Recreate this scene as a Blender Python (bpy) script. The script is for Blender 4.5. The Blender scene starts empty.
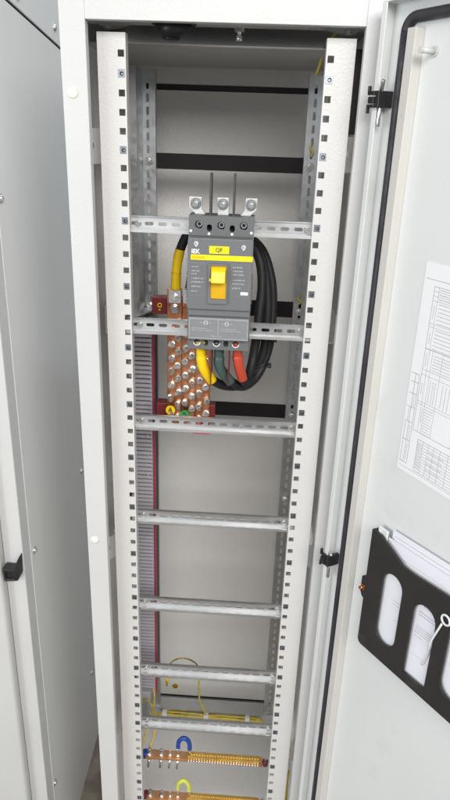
import bpy, bmesh, math, random
from mathutils import Vector, Matrix
from mathutils.geometry import tessellate_polygon
random.seed(7)
S = bpy.context.scene
COL = S.collection
X0, Z0 = 144.35, 1930.0            # measured in millimetres, then moved so that the floor is z = 0


def V(p):
    return Vector(((p[0] - X0) / 1000, p[1] / 1000, (p[2] + Z0) / 1000))


WL = {}                             # world location of every object


# ------------------------------------------------------------------ materials
def mat(name, col, rough=.5, metal=0., bump=0., bscale=300., var=0., vscale=6., rvar=0., spec=.5,
        dirt=None, dscale=3., dlo=.62, dhi=.8, coat=0., stretch=None, kind='noise'):
    m = bpy.data.materials.new(name)
    m.use_nodes = True
    nt = m.node_tree
    b = nt.nodes['Principled BSDF']
    c = (col[0], col[1], col[2], 1)
    b.inputs['Base Color'].default_value = c
    b.inputs['Roughness'].default_value = rough
    b.inputs['Metallic'].default_value = metal
    b.inputs['Specular IOR Level'].default_value = spec
    if coat:
        b.inputs['Coat Weight'].default_value = coat
        b.inputs['Coat Roughness'].default_value = .25
    tc = nt.nodes.new('ShaderNodeTexCoord')
    src = tc.outputs['Object']
    if stretch:
        mp = nt.nodes.new('ShaderNodeMapping')
        mp.inputs['Scale'].default_value = stretch
        nt.links.new(src, mp.inputs['Vector'])
        src = mp.outputs['Vector']

    def noise(sc, det=4):
        n = nt.nodes.new('ShaderNodeTexNoise')
        n.inputs['Scale'].default_value = sc
        n.inputs['Detail'].default_value = det
        nt.links.new(src, n.inputs['Vector'])
        return n
    last = None
    if var:
        n = noise(vscale)
        r = nt.nodes.new('ShaderNodeMapRange')
        r.inputs['From Min'].default_value = .3
        r.inputs['From Max'].default_value = .7
        r.inputs['To Min'].default_value = 1 - var
        r.inputs['To Max'].default_value = 1 + var
        nt.links.new(n.outputs['Fac'], r.inputs['Value'])
        mx = nt.nodes.new('ShaderNodeMix')
        mx.data_type = 'RGBA'
        mx.blend_type = 'MULTIPLY'
        mx.inputs['Factor'].default_value = 1
        mx.inputs['A'].default_value = c
        nt.links.new(r.outputs['Result'], mx.inputs['B'])
        last = mx.outputs['Result']
    if dirt:
        n = noise(dscale, 8)
        r = nt.nodes.new('ShaderNodeMapRange')
        r.inputs['From Min'].default_value = dlo
        r.inputs['From Max'].default_value = dhi
        nt.links.new(n.outputs['Fac'], r.inputs['Value'])
        mx = nt.nodes.new('ShaderNodeMix')
        mx.data_type = 'RGBA'
        nt.links.new(r.outputs['Result'], mx.inputs['Factor'])
        if last:
            nt.links.new(last, mx.inputs['A'])
        else:
            mx.inputs['A'].default_value = c
        mx.inputs['B'].default_value = (*dirt, 1)
        last = mx.outputs['Result']
    if last:
        nt.links.new(last, b.inputs['Base Color'])
    if rvar:
        n = noise(vscale * 2.3)
        r = nt.nodes.new('ShaderNodeMapRange')
        r.inputs['From Min'].default_value = .3
        r.inputs['From Max'].default_value = .7
        r.inputs['To Min'].default_value = max(.05, rough - rvar)
        r.inputs['To Max'].default_value = min(1, rough + rvar)
        nt.links.new(n.outputs['Fac'], r.inputs['Value'])
        nt.links.new(r.outputs['Result'], b.inputs['Roughness'])
    if bump:
        if kind == 'voronoi':
            n = nt.nodes.new('ShaderNodeTexVoronoi')
            n.feature = 'SMOOTH_F1'
            n.inputs['Scale'].default_value = bscale
            nt.links.new(src, n.inputs['Vector'])
            o = n.outputs['Distance']
        else:
            o = noise(bscale, 3).outputs['Fac']
        bp = nt.nodes.new('ShaderNodeBump')
        bp.inputs['Strength'].default_value = bump
        bp.inputs['Distance'].default_value = .001
        nt.links.new(o, bp.inputs['Height'])
        nt.links.new(bp.outputs['Normal'], b.inputs['Normal'])
    return m


M = {}
M['paint'] = mat('light grey powder coat', (.575, .575, .57), .42, bump=.35, bscale=330, var=.025, vscale=5,
                 rvar=.06, dirt=(.52, .50, .46), dscale=9, dlo=.66, dhi=.95)
M['paint_in'] = mat('light grey powder coat inside', (.74, .73, .71), .45, bump=.25, bscale=420, var=.03, vscale=5)
M['roof'] = mat('roof sheet shade grey', (.48, .475, .46), .45, bump=.3, bscale=400)  # inside coat darkened, shade under the roof put into the colour
M['rail'] = mat('white grey rail coat', (.61, .60, .585), .4, bump=.5, bscale=300, var=.02, vscale=8)
M['door'] = mat('door powder coat', (.70, .71, .705), .4, bump=.22, bscale=360, var=.02, vscale=4, rvar=.1, dirt=(.60, .60, .585), dscale=11, dlo=.62, dhi=.9)
M['stiff'] = mat('stiffener cream coat', (.58, .565, .53), .45, bump=.12, bscale=380, var=.03)
M['hammer'] = mat('hammered grey coat', (.775, .765, .745), .24, bump=1.2, bscale=400, spec=.6)
M['sidepanel'] = mat('side panel coat', (.72, .725, .725), .28, bump=.12, bscale=420)
M['zinc'] = mat('galvanised steel', (.50, .51, .52), .42, 1., bump=.06, bscale=90, var=.09, vscale=40, rvar=.1)
M['zinc_rail'] = mat('bright zinc', (.60, .605, .61), .47, 1., bump=.06, bscale=60, var=.13, vscale=14, rvar=.14,
                     stretch=(.25, 1, 1))
M['bolt'] = mat('bolt steel', (.82, .81, .79), .22, 1., var=.1, vscale=90)
M['nut'] = mat('nut steel', (.34, .37, .41), .35, 1., var=.1, vscale=90)
M['ring_shade'] = mat('dull steel', (.2, .2, .21), .45, 1., var=.1, vscale=90)
M['copper_bright'] = mat('bright copper', (.95, .52, .27), .48, 1., bump=.08, bscale=70, var=.18, vscale=38, rvar=.1)
M['black'] = mat('black plastic', (.018, .018, .02), .42, var=.2, vscale=60, bump=.05, bscale=500)
M['pocket'] = mat('charcoal plastic', (.02, .018, .0175), .48, bump=.25, bscale=500, var=.15, vscale=20, dirt=(.06, .055, .05), dscale=14)
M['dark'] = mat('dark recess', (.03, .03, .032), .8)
M['strap'] = mat('black coated steel', (.014, .012, .014), .6, spec=.2, var=.15, vscale=15, bump=.1)
M['gasket'] = mat('foam gasket', (.035, .032, .038), .55, bump=.5, bscale=260, var=.3, vscale=22, rvar=.15)
M['grey'] = mat('breaker grey', (.14, .143, .15), .5, bump=.12, bscale=900, var=.03, vscale=30)
M['grey_light'] = mat('breaker cover grey', (.2, .205, .215), .5, bump=.08, bscale=900, var=.03, vscale=30)
M['grey_term'] = mat('terminal grey', (.12, .122, .125), .5, bump=.1, bscale=900)
M['barrier'] = mat('dark barrier', (.05, .05, .052), .5)
M['yellow'] = mat('yellow plastic', (.86, .60, .005), .36, var=.04, vscale=40)
M['yellow_dark'] = mat('amber plastic', (.62, .36, .004), .4)
M['label_y'] = mat('yellow label', (.88, .78, .0), .5)
M['white'] = mat('white print', (.78, .78, .77), .5)
M['greytext'] = mat('pale print', (.42, .42, .43), .6)
M['paper'] = mat('paper', (.80, .80, .81), .75, bump=.1, bscale=60, var=.012, vscale=12)
M['paper2'] = mat('paper sheet', (.78, .78, .83), .7, bump=.12, bscale=40, var=.02, vscale=10)
M['ink'] = mat('grey ink', (.24, .24, .27), .8)
M['ink2'] = mat('pale ink', (.42, .42, .47), .8)
M['black_ink'] = mat('black ink', (.03, .03, .03), .7)
M['copper'] = mat('copper', (.72, .315, .165), .34, 1., bump=.1, bscale=70, var=.3, vscale=30, rvar=.14, dirt=(.50, .20, .11), dscale=45, dlo=.5, dhi=.8)
M['brass'] = mat('brass', (.95, .66, .22), .42, 1., var=.15, vscale=40, rvar=.08)
M['red_ins'] = mat('dark red insulator', (.16, .017, .018), .38, bump=.1, bscale=300, var=.15, vscale=40)
M['red'] = mat('red sleeve', (.46, .06, .03), .42, var=.06, vscale=60)
M['red_disc'] = mat('red sticker', (.7, .03, .015), .5)
M['green'] = mat('green grey sleeve', (.05, .085, .078), .42, var=.08, vscale=60)
M['green_disc'] = mat('green sticker', (.02, .30, .06), .5)
M['ysleeve'] = mat('yellow sleeve', (.84, .56, .004), .36, var=.06, vscale=60, bump=.06, bscale=140)
M['cable'] = mat('black cable', (.014, .014, .015), .55, bump=.35, bscale=60, spec=.35, var=.2, vscale=40)
M['ywire'] = mat('yellow wire', (.62, .48, .06), .4, var=.1, vscale=60, dirt=(.40, .36, .04), dscale=50, dlo=.55, dhi=.65)
M['olive'] = mat('olive wire', (.16, .13, .02), .4, dirt=(.5, .4, .06), dscale=60, dlo=.5, dhi=.6)
M['blue'] = mat('blue sleeve', (.012, .06, .30), .38, var=.06, vscale=60)
M['lime'] = mat('yellow green sleeve', (.62, .66, .10), .4, var=.06, vscale=60)
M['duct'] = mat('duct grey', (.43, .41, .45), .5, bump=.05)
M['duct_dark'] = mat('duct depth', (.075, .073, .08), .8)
M['ductred'] = mat('duct crimson edge', (.32, .03, .07), .45)
M['plug'] = mat('white plug', (.80, .76, .70), .4)
M['floor'] = mat('brown floor', (.20, .165, .13), .7, bump=.4, bscale=60, var=.25, vscale=20, dirt=(.1, .085, .07), dscale=9, dlo=.45, dhi=.65)
M['clear'] = mat('milky plastic', (.72, .72, .74), .3)


# ------------------------------------------------------------------ mesh builder
class MB:
    def __init__(self, frame=None):
        self.bm = bmesh.new()
        self.f = frame or (lambda p: V(p))
        self.mi = 0
        self.smooth = False

    def v(self, p):
        return self.bm.verts.new(self.f(p))

    def face(self, vs, smooth=False):
        try:
            fc = self.bm.faces.new(vs)
        except ValueError:
            return
        fc.material_index = self.mi
        fc.smooth = smooth
        return fc

    def box(self, x0, x1, y0, y1, z0, z1):
        q = [self.v((x, y, z)) for z in (z0, z1) for y in (y0, y1) for x in (x0, x1)]
        for i in ((0, 2, 3, 1), (4, 5, 7, 6), (0, 1, 5, 4), (2, 6, 7, 3), (0, 4, 6, 2), (1, 3, 7, 5)):
            self.face([q[k] for k in i])
        return self

    def hexa(self, a, b):
        """box between two quads of 4 points each"""
        A = [self.v(p) for p in a]
        B = [self.v(p) for p in b]
        self.face(A[::-1])
        self.face(B)
        for i in range(4):
            j = (i + 1) % 4
            self.face([A[i], A[j], B[j], B[i]])
        return self

    def prism(self, poly, fn, d0, d1, holes=()):
        """2-D polygon with holes, extruded; fn(u, w, d) -> point"""
        loops = [poly] + list(holes)
        flat = [p for l in loops for p in l]
        tris = tessellate_polygon([[Vector((p[0], p[1], 0)) for p in l] for l in loops])
        A = [self.v(fn(p[0], p[1], d0)) for p in flat]
        B = [self.v(fn(p[0], p[1], d1)) for p in flat]
        for t in tris:
            self.face([A[i] for i in t])
            self.face([B[i] for i in reversed(t)])
        k = 0
        for l in loops:
            n = len(l)
            for i in range(n):
                j = (i + 1) % n
                self.face([A[k + i], A[k + j], B[k + j], B[k + i]])
            k += n
        return self

    def tube(self, pts, r, n=10, sub=6, cap=True):
        P = [Vector(p) for p in pts]
        if sub > 1 and len(P) > 2:
            out = []
            for i in range(len(P) - 1):
                a, b, c, d = P[max(i - 1, 0)], P[i], P[i + 1], P[min(i + 2, len(P) - 1)]
                for k in range(sub):
                    t = k / sub
                    out.append(.5 * ((2 * b) + (c - a) * t + (2 * a - 5 * b + 4 * c - d) * t * t + (3 * b - a - 3 * c + d) * t ** 3))
            out.append(P[-1])
            P = out
        rings = []
        nrm = None
        for i, p in enumerate(P):
            t = (P[min(i + 1, len(P) - 1)] - P[max(i - 1, 0)]).normalized()
            if nrm is None:
                nrm = t.orthogonal().normalized()
            nrm = (nrm - t * nrm.dot(t)).normalized()
            b = t.cross(nrm)
            rr = r(i / (len(P) - 1)) if callable(r) else r
            rings.append([self.v(p + (nrm * math.cos(a) + b * math.sin(a)) * rr) for a in [2 * math.pi * k / n for k in range(n)]])
        for A, B in zip(rings, rings[1:]):
            for k in range(n):
                self.face([A[k], A[(k + 1) % n], B[(k + 1) % n], B[k]], True)
        if cap:
            self.face(rings[0][::-1])
            self.face(rings[-1])
        return self

    def cyl(self, a, b, r, n=14, r2=None, smooth=True):
        a, b = Vector(a), Vector(b)
        t = (b - a).normalized()
        u = t.orthogonal().normalized()
        if abs(t.z) > .9:
            u = Vector((1, 0, 0))
        elif abs(t.y) > .9:
            u = Vector((0, 0, 1))
        w = t.cross(u)
        r2 = r if r2 is None else r2
        A = [self.v(a + (u * math.cos(x) + w * math.sin(x)) * r) for x in [2 * math.pi * k / n for k in range(n)]]
        B = [self.v(b + (u * math.cos(x) + w * math.sin(x)) * r2) for x in [2 * math.pi * k / n for k in range(n)]]
        for k in range(n):
            self.face([A[k], A[(k + 1) % n], B[(k + 1) % n], B[k]], smooth)
        self.face(A[::-1])
        self.face(B)
        return self

    def dome(self, c, ax, r, h, n=14, m=4):
        c, ax = Vector(c), Vector(ax).normalized()
        u = ax.orthogonal().normalized()
        w = ax.cross(u)
        rings = []
        for i in range(m):
            t = i / m * math.pi / 2
            rings.append([self.v(c + ax * h * math.sin(t) + (u * math.cos(a) + w * math.sin(a)) * r * math.cos(t)) for a in [2 * math.pi * k / n for k in range(n)]])
        top = self.v(c + ax * h)
        for A, B in zip(rings, rings[1:]):
            for k in range(n):
                self.face([A[k], A[(k + 1) % n], B[(k + 1) % n], B[k]], True)
        for k in range(n):
            self.face([rings[-1][k], rings[-1][(k + 1) % n], top], True)
        self.face(rings[0][::-1])
        return self

    def torus(self, c, ax, R, r, n=20, m=8):
        c, ax = Vector(c), Vector(ax).normalized()
        u = ax.orthogonal().normalized()
        w = ax.cross(u)
        rings = []
        for i in range(n):
            a = 2 * math.pi * i / n
            d = u * math.cos(a) + w * math.sin(a)
            rings.append([self.v(c + d * (R + r * math.cos(b)) + ax * r * math.sin(b)) for b in [2 * math.pi * k / m for k in range(m)]])
        for i in range(n):
            A, B = rings[i], rings[(i + 1) % n]
            for k in range(m):
                self.face([A[k], A[(k + 1) % m], B[(k + 1) % m], B[k]], True)
        return self

    def plate(self, u0, u1, w0, w1, holes, fn, d0, d1, along='w'):
        """thin plate with a row of holes (polygons) that follow one another along 'w' or 'u'"""
        if along == 'w':
            holes = sorted(holes, key=lambda h: min(p[1] for p in h))
            ext = [(min(p[1] for p in h), max(p[1] for p in h)) for h in holes]
            lo, hi = w0, w1
        else:
            holes = sorted(holes, key=lambda h: min(p[0] for p in h))
            ext = [(min(p[0] for p in h), max(p[0] for p in h)) for h in holes]
            lo, hi = u0, u1
        cuts = [lo] + [(ext[i][1] + ext[i + 1][0]) / 2 for i in range(len(ext) - 1)] + [hi]
        sub = bmesh.new()
        for h, a, b in zip(holes, cuts, cuts[1:]):
            R = [(u0, a), (u1, a), (u1, b), (u0, b)] if along == 'w' else [(a, w0), (b, w0), (b, w1), (a, w1)]
            loops = [R, h]
            flat = R + list(h)
            vs = [sub.verts.new(Vector(fn(p[0], p[1], d0))) for p in flat]
            for t in tessellate_polygon([[Vector((p[0], p[1], 0)) for p in l] for l in loops]):
                sub.faces.new([vs[i] for i in t])
        bmesh.ops.remove_doubles(sub, verts=sub.verts, dist=.01)
        bmesh.ops.recalc_face_normals(sub, faces=sub.faces)
        sub.verts.index_update()
        off = Vector(fn(0, 0, d1)) - Vector(fn(0, 0, d0))
        A = [self.v(v.co) for v in sub.verts]
        B = [self.v(v.co + off) for v in sub.verts]
        for f in sub.faces:
            i = [v.index for v in f.verts]
            self.face([A[k] for k in i])
            self.face([B[k] for k in reversed(i)])
        for e in sub.edges:
            if len(e.link_faces) == 1:
                i, j = e.verts[0].index, e.verts[1].index
                self.face([A[i], A[j], B[j], B[i]])
        sub.free()
        return self

    def build(self, name, m, parent=None, bevel=0, seg=2, recalc=True):
        bm = self.bm
        if recalc:
            bmesh.ops.recalc_face_normals(bm, faces=bm.faces)
        lo = Vector((min(v.co[i] for v in bm.verts) for i in range(3)))
        hi = Vector((max(v.co[i] for v in bm.verts) for i in range(3)))
        c = (lo + hi) / 2
        if parent is None:
            c.z = lo.z
        for v in bm.verts:
            v.co -= c
        me = bpy.data.meshes.new(name)
        bm.to_mesh(me)
        bm.free()
        for x in (m if isinstance(m, (list, tuple)) else [m]):
            me.materials.append(M[x])
        o = bpy.data.objects.new(name, me)
        COL.objects.link(o)
        WL[o] = c.copy()
        if parent:
            o.parent = parent
            o.location = c - WL[parent]
        else:
            o.location = c
        if bevel:
            b = o.modifiers.new('bevel', 'BEVEL')
            b.width = bevel / 1000
            b.segments = seg
            b.limit_method = 'ANGLE'
            b.angle_limit = math.radians(40)
            b.harden_normals = False
        return o


def tag(o, label=None, cat=None, group=None, kind=None):
    if label: o['label'] = label
    if cat: o['category'] = cat
    if group: o['group'] = group
    if kind: o['kind'] = kind
    return o


def thing(name, p, label, cat, group=None):
    o = bpy.data.objects.new(name, None)
    o.empty_display_size = .05
    COL.objects.link(o)
    o.location = V(p)
    WL[o] = V(p)
    return tag(o, label, cat, group)


def copy_tree(o, parent=None, off=Vector((0, 0, 0))):
    c = o.copy()
    COL.objects.link(c)
    WL[c] = WL[o] + off
    if parent:
        c.parent = parent
    else:
        c.location = o.location + off
    for ch in list(o.children):
        copy_tree(ch, c, off)
    return c


def dup_part(o, parent, dx=0, dy=0, dz=0):
    """another copy of a part on the same thing"""
    off = Vector((dx, dy, dz)) / 1000
    c = o.copy()
    COL.objects.link(c)
    WL[c] = WL[o] + off
    c.parent = parent
    c.location = WL[c] - WL[parent]
    return c


def text(s, name, m, size, at, ex, ey, parent, thick=.15, bold=0., align='CENTER', frame=V):
    cu = bpy.data.curves.new('txt', 'FONT')
    cu.body = s
    cu.size = 1
    cu.align_x = align
    cu.align_y = 'CENTER'
    cu.offset = bold
    cu.extrude = 0
    cu.resolution_u = 3
    t = bpy.data.objects.new('txt', cu)
    COL.objects.link(t)
    bpy.context.view_layer.update()
    me = bpy.data.meshes.new_from_object(t.evaluated_get(bpy.context.evaluated_depsgraph_get()))
    bpy.data.objects.remove(t)
    b = MB(frame)
    at, ex, ey = Vector(at), Vector(ex), Vector(ey)
    ez = ex.cross(ey)
    src = bmesh.new()
    src.from_mesh(me)
    bpy.data.meshes.remove(me)
    src.verts.index_update()
    A = [b.v(at + ex * v.co.x * size + ey * v.co.y * size + ez * thick) for v in src.verts]
    for f in src.faces:
        b.face([A[v.index] for v in f.verts])
    src.free()
    return b.build(name, m, parent, recalc=False)


def rrect(cx, cz, w, h, r, n=5):
    out = []
    for sx, sz, a0 in ((1, 1, 0), (-1, 1, 90), (-1, -1, 180), (1, -1, 270)):
        for k in range(n + 1):
            a = math.radians(a0 + 90 * k / n)
            out.append((cx + sx * (w / 2 - r) + r * math.cos(a), cz + sz * (h / 2 - r) + r * math.sin(a)))
    return out


def sq(cx, cz, w, h):
    return [(cx - w / 2, cz - h / 2), (cx + w / 2, cz - h / 2), (cx + w / 2, cz + h / 2), (cx - w / 2, cz + h / 2)]


FR = lambda u, w, d: (u, d, w)          # plate facing front: (x, z, y)
SD = lambda u, w, d: (d, u, w)          # plate facing sideways: (y, z, x)

FLOOR, TOP, BACK = -1930, 72, 430
CX = 144.35

# ------------------------------------------------------------------ floor
tag(MB().box(-4000, 4000, -4000, 4000, -1940, FLOOR).build('floor', 'floor'), kind='structure')

# ------------------------------------------------------------------ main cabinet
cab = thing('switchboard_cabinet', (CX, 265, FLOOR), 'tall light grey electrical cabinet standing open with white perforated rails inside', 'cabinet')
OL, OR, IL, IR = -76, 365, -41, 329
b = MB()
b.box(OL, IL, -30, -28, -1928, TOP)                       # stiles, rails of the front frame
b.box(IR, OR, -30, -28, -1928, TOP)
b.box(IL, IR, -30, -28, 36, TOP)
b.box(IL, IR, -30, -28, -1928, -1840)
b.box(IL - 2, IL, -28, -14, -1840, 36)                    # inner return lips
b.box(IR, IR + 2, -28, -14, -1840, 36)
b.box(IL, IR, -28, -14, 36, 38)
b.box(OL, OL + 2, -28, 10, -1928, TOP)
b.box(OR - 2, OR, -28, 10, -1928, TOP)
frame = b.build('front_frame', 'paint', cab, bevel=.8)
pl = MB().dome((-61.8, -30, -53.4), (0, -1, 0), 7.5, 3.2, 20).cyl((-61.8, -30.2, -53.4), (-61.8, -29, -53.4), 7.6, 20).build('hole_plug', 'plug', frame)
dup_part(pl, frame, dx=-1, dz=-726)
MB().box(OL + .5, OL + 2.5, 10.5, BACK, -1926, TOP - 2).build('side_panel', 'paint_in', cab)
MB().box(OR - 2.5, OR - .5, 10.5, BACK, -1926, TOP - 2).build('side_panel', 'paint_in', cab)
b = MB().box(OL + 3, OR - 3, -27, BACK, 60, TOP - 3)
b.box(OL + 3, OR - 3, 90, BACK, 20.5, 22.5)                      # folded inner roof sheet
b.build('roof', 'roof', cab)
MB().box(OL + 3, OR - 3, 20, 90, 46, 50).build('roof_gland_plate', 'hammer', cab)
b = MB().box(OL + 3, OR - 3, BACK - 2, BACK + 20, -10, 20)
b.box(OL + 3, OR - 3, BACK - 2, BACK + 20, -1706, -1638)
b.box(OL + 3, OR - 3, BACK + 22, BACK + 24, -1926, 60)
b.build('back_frame', 'hammer', cab, bevel=1)
MB().box(OL + 6, OR - 6, BACK + 4, BACK + 6, -1623, -21.5).build('back_panel', 'hammer', cab)
MB().box(OL + 3, OR - 3, BACK + 12, BACK + 14, -1640, -8).build('back_seal', 'black', cab)
MB().box(OL + 3, OR - 3, -26, BACK, -1709, -1706).build('floor_plate', 'hammer', cab)

# white perforated front rails
NH = 66
holes = [sq(0, -25 * i, 8.9, 8.9) for i in range(NH)]
b = MB()
b.plate(-33, 6.7, -25 * (NH - 1) - 60, 25.5, holes, FR, 0, 2)
zb = -25 * (NH - 1) - 60
b.box(5, 6.7, 2, 18, zb, 25.5)
b.box(-33, -31.2, 2, 14, zb, 25.5)
railL = b.build('front_rail', 'rail', cab)
b = MB()
b.plate(288.7 - 6.7, 288.7 + 33, zb, 25.5, [[(288.7 + p[0], p[1]) for p in h] for h in holes], FR, 0, 2)
b.box(282, 283.7, 2, 18, zb, 25.5)
b.box(320, 321.7, 2, 14, zb, 25.5)
railR = b.build('front_rail', 'rail', cab)
b = MB()                                                     # cage nut with its screw
b.plate(-4.6, 4.6, -5.2, 5.2, [rrect(.6, -.6, 5.6, 5.6, 2.7, 4)], FR, -.9, 1.2)
b.mi = 1
b.box(-4, 4, 2.4, 5, -4, 4)
b.mi = 0
b.cyl((.6, 2.5, -.6), (.6, 1.6, -.6), 1.6, 10)
nut = b.build('cage_nut', ['nut', 'black'], railL)
nuts = [1, 5, 9, 13, 17, 21, 25, 29, 33, 37, 41, 44, 48, 50, 54, 57, 59]
for k, i in enumerate(nuts):
    if k == 0:
        nut.location = nut.location + Vector((0, 0, -.025))
        WL[nut] = WL[nut] + Vector((0, 0, -.025))
    else:
        dup_part(nut, railL, dz=-25 * (i - 1))
    dup_part(nut, railR, dx=288.7, dz=-25 * (i - 1))


# galvanised rear uprights with slots
def slots(x, z0, z1, pitch, w, h):
    out, z = [], z0
    while z > z1:
        out.append(rrect(x, z, w, h, w / 2 - .1, 4))
        z -= pitch
    return out


def upright(x0, x1, xs, side):
    b = MB()
    b.plate(x0, x1, -1500, 3, slots(xs, -22, -1485, 21.5, 5.2, 14.5), FR, 270, 272)
    if side < 0:
        b.box(x0, x0 + 2, 205, 269.9, -1500, 3)
        b.box(x0 - 10, x0, 205, 207, -1500, 3)
        b.box(x1 - 2, x1, 272.1, 286, -1500, 3)
    else:
        b.box(x1 - 2, x1, 205, 269.9, -1500, 3)
        b.box(x0, x0 + 2, 272.1, 286, -1500, 3)
    return b.build('rear_upright', 'zinc', cab)


upL = upright(-19, 6, -8, -1)
upR = upright(278, 306, 291, 1)
b = MB().cyl((-7, 269.8, -150), (-7, 267.5, -150), 7.5, 18).cyl((-7, 267.5, -150), (-7, 263, -150), 5.2, 6, smooth=False).cyl((-7, 263, -150), (-7, 259, -150), 2.6, 10)
ub = b.build('upright_bolt', 'bolt', upL)
for dz in (-272, -497):
    dup_part(ub, upL, dz=dz)
for dz in (0, -272, -497, -700):
    dup_part(ub, upR, dx=297, dz=dz)

# side brackets between front rails and rear uprights
for xs, hx in ((-49, -1), (336, 1)):
    for z in (-124, -395, -840, -1345):
        b = MB()
        b.plate(56, 250, z - 23, z + 23, [sq(y, z - 1, 8, 8) for y in (70, 110, 160, 178, 192, 206, 220)], SD, xs, xs + 1.8, along='u')
        b.box(min(xs, xs + 12 * -hx), max(xs + 1.8, xs + 12 * -hx), 56, 250, z - 25, z - 23.1)
        b.box(min(xs, xs + 26 * -hx), max(xs + 1.8, xs + 26 * -hx), 250.1, 252, z - 23, z + 23)
        b.build('side_bracket', 'paint_in', cab)
for xa, xb in ((-72.5, -30), (361.5, 319)):
    for z in (-122, -838, -1348):
        c_, s_ = (xb - xa), 44
        fn = lambda u, w, d, xa=xa, c_=c_: (xa + c_ * u / 60 , 8 + 44 * u / 60 + d, w)
        b = MB().plate(0, 60, z - 25, z + 25, [sq(16, z + 1, 6, 7.5), sq(28, z + 1, 6, 7.5), sq(48, z + 1, 6, 7.5)], fn, 0, 1.8, along='u')
        b.build('corner_gusset', 'paint_in', cab)
for z0, z1 in ((-94, 20),):
    MB().box(327, 360, 60, 64, z0, z1).build('gap_shade_strip', 'black', cab)  # black strip added to darken the gap beside the right rail
# a folded zinc gusset where the duct begins
MB().hexa([(-26, 170, -428), (8, 262, -428), (8, 262, -425), (-26, 170, -425)], [(-40, 180, -428), (-40, 262, -428), (-40, 262, -425), (-40, 180, -425)]).build('gusset', 'zinc', cab)

# black crossbars behind the uprights
for z0, z1 in ((-163.5, -135.5), (-439.5, -407), (-662, -631)):
    MB().box(-10, 300, 288, 291, z0, z1).build('black_crossbar', 'strap', cab, bevel=.6)
# folded sheet across the bottom rear
b = MB().box(-18, 300, 262, 264, -1536, -1492)
b.box(-18, 300, 264.2, 300, -1494, -1492)
b.box(-18, 300, 250, 261.8, -1536, -1534)
b.build('rear_crossbeam', 'zinc_rail', cab, bevel=.5)
# black cap hanging from the roof, small roof screw, corner plates
b = MB().cyl((68, 45, 46), (68, 45, 42), 32, 24).cyl((68, 45, 42), (64, 45, 25), 27, 24, r2=13).cyl((64, 45, 25), (64, 45, 22), 13, 24, r2=10)
b.build('roof_cap', 'black', cab)
b = MB().cyl((161, 45, 46), (161, 45, 30), 3, 10).cyl((161, 45, 40), (161, 45, 35), 7, 6, smooth=False).cyl((161, 45, 30), (161, 45, 24), 4.5, 12)
b.build('roof_screw', 'bolt', cab)
for s in (-1, 1):
    xa = CX + s * 182
    b = MB()
    b.prism([(xa, 14), (xa, 120), (xa - s * 55, 14)], lambda u, w, d: (u, w, d), 39, 41)
    b.cyl((xa - s * 14, 34, 39), (xa - s * 14, 34, 34), 5, 6, smooth=False)
    b.build('corner_plate', 'zinc', cab)

# ------------------------------------------------------------------ the open door
TH = math.radians(121)
U = Vector((-math.cos(TH), -math.sin(TH), 0))
N = Vector((U.y, -U.x, 0))
P0 = Vector((359.3, -50, 0))


def D(p):                            # (s along the door, out of the inner face, z)
    return V(P0 + U * p[0] + N * p[1] + Vector((0, 0, p[2])))


DT, DB, DW = 60, -1900, 440
b = MB(D)
b.box(0, DW, -1.6, 0, DB, DT)
b.box(0, 1.6, .05, 18.3, DB, DT)
b.box(0, 9, 18.4, 20, DB, DT)
b.box(DW - 1.6, DW, .05, 20, DB, DT)
b.box(1.7, DW - 1.7, .05, 20, DT - 1.6, DT)
b.box(1.7, DW - 1.7, .05, 20, DB, DB + 1.6)
door = b.build('door', 'door', cab, bevel=.7)
b = MB(D)
gp, R, g0, g1, gt, gb = [], 16, 31, DW - 30, 40, DB + 30
for cx_, cz_, a0 in ((g0 + R, gt - R, 180), (g1 - R, gt - R, 90), (g1 - R, gb + R, 0), (g0 + R, gb + R, -90)):
    for k in range(7):
        a = math.radians(a0 - 90 * k / 6)
        gp.append((cx_ + R * math.cos(a), 4, cz_ + R * math.sin(a)))
gp.append(gp[0])
pts = []
for p, q in zip(gp, gp[1:]):
    m = max(1, int(math.dist(p, q) / 40))
    for k in range(m):
        pts.append(tuple(p[i] + (q[i] - p[i]) * k / m for i in range(3)))
pts.append(gp[-1])
b.tube(pts, 6.8, 12, sub=1)
b.build('gasket', 'gasket', door)
b = MB(D)
b.box(45, 60, .05, 15, -1860, 27)
b.box(45, 60, .05, 15, -1862, -1860.2)
b.build('stiffener', 'stiff', door, bevel=1)
b = MB(D).cyl((81, .05, 0), (81, 22, 0), 3.4, 14).cyl((81, 22, 0), (81, 24, 0), 3.8, 14).cyl((81, .05, 0), (81, 2, 0), 6, 14)
b.build('door_stud', 'paint', door)


def hinge(z):
    b = MB(D)
    b.box(9.1, 16, .1, 24, z - 11, z + 9)
    b.box(-6, 8, 21, 25, z + 4, z + 9)
    b.box(-6, 8, 21, 25, z - 11, z - 7)
    b.box(-6, -3.5, 20.2, 25.1, z + 8, z + 15)
    b.box(-6, -3.5, 20.2, 25.1, z - 18, z - 10)
    b.box(-3, 8.1, 20.3, 26, z - 6, z + 2)
    b.mi = 1
    b.cyl((13, 18, z - 34), (13, 18, z - 11), 2.6, 12)
    b.cyl((13, 18, z + 8), (22, 24, z + 21), 2.6, 12)
    return b.build('hinge', ['black', 'bolt'], door, bevel=.8)


hinge(-50)
hinge(-765)
# small dot marks and a screw on the gasket flange
for z in (-70, -560, -1050):
    MB(D).dome((54, 15.05, z), (0, 1, 0), 1.3, .6, 8, 2).build('rivet', 'bolt', door)

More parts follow.
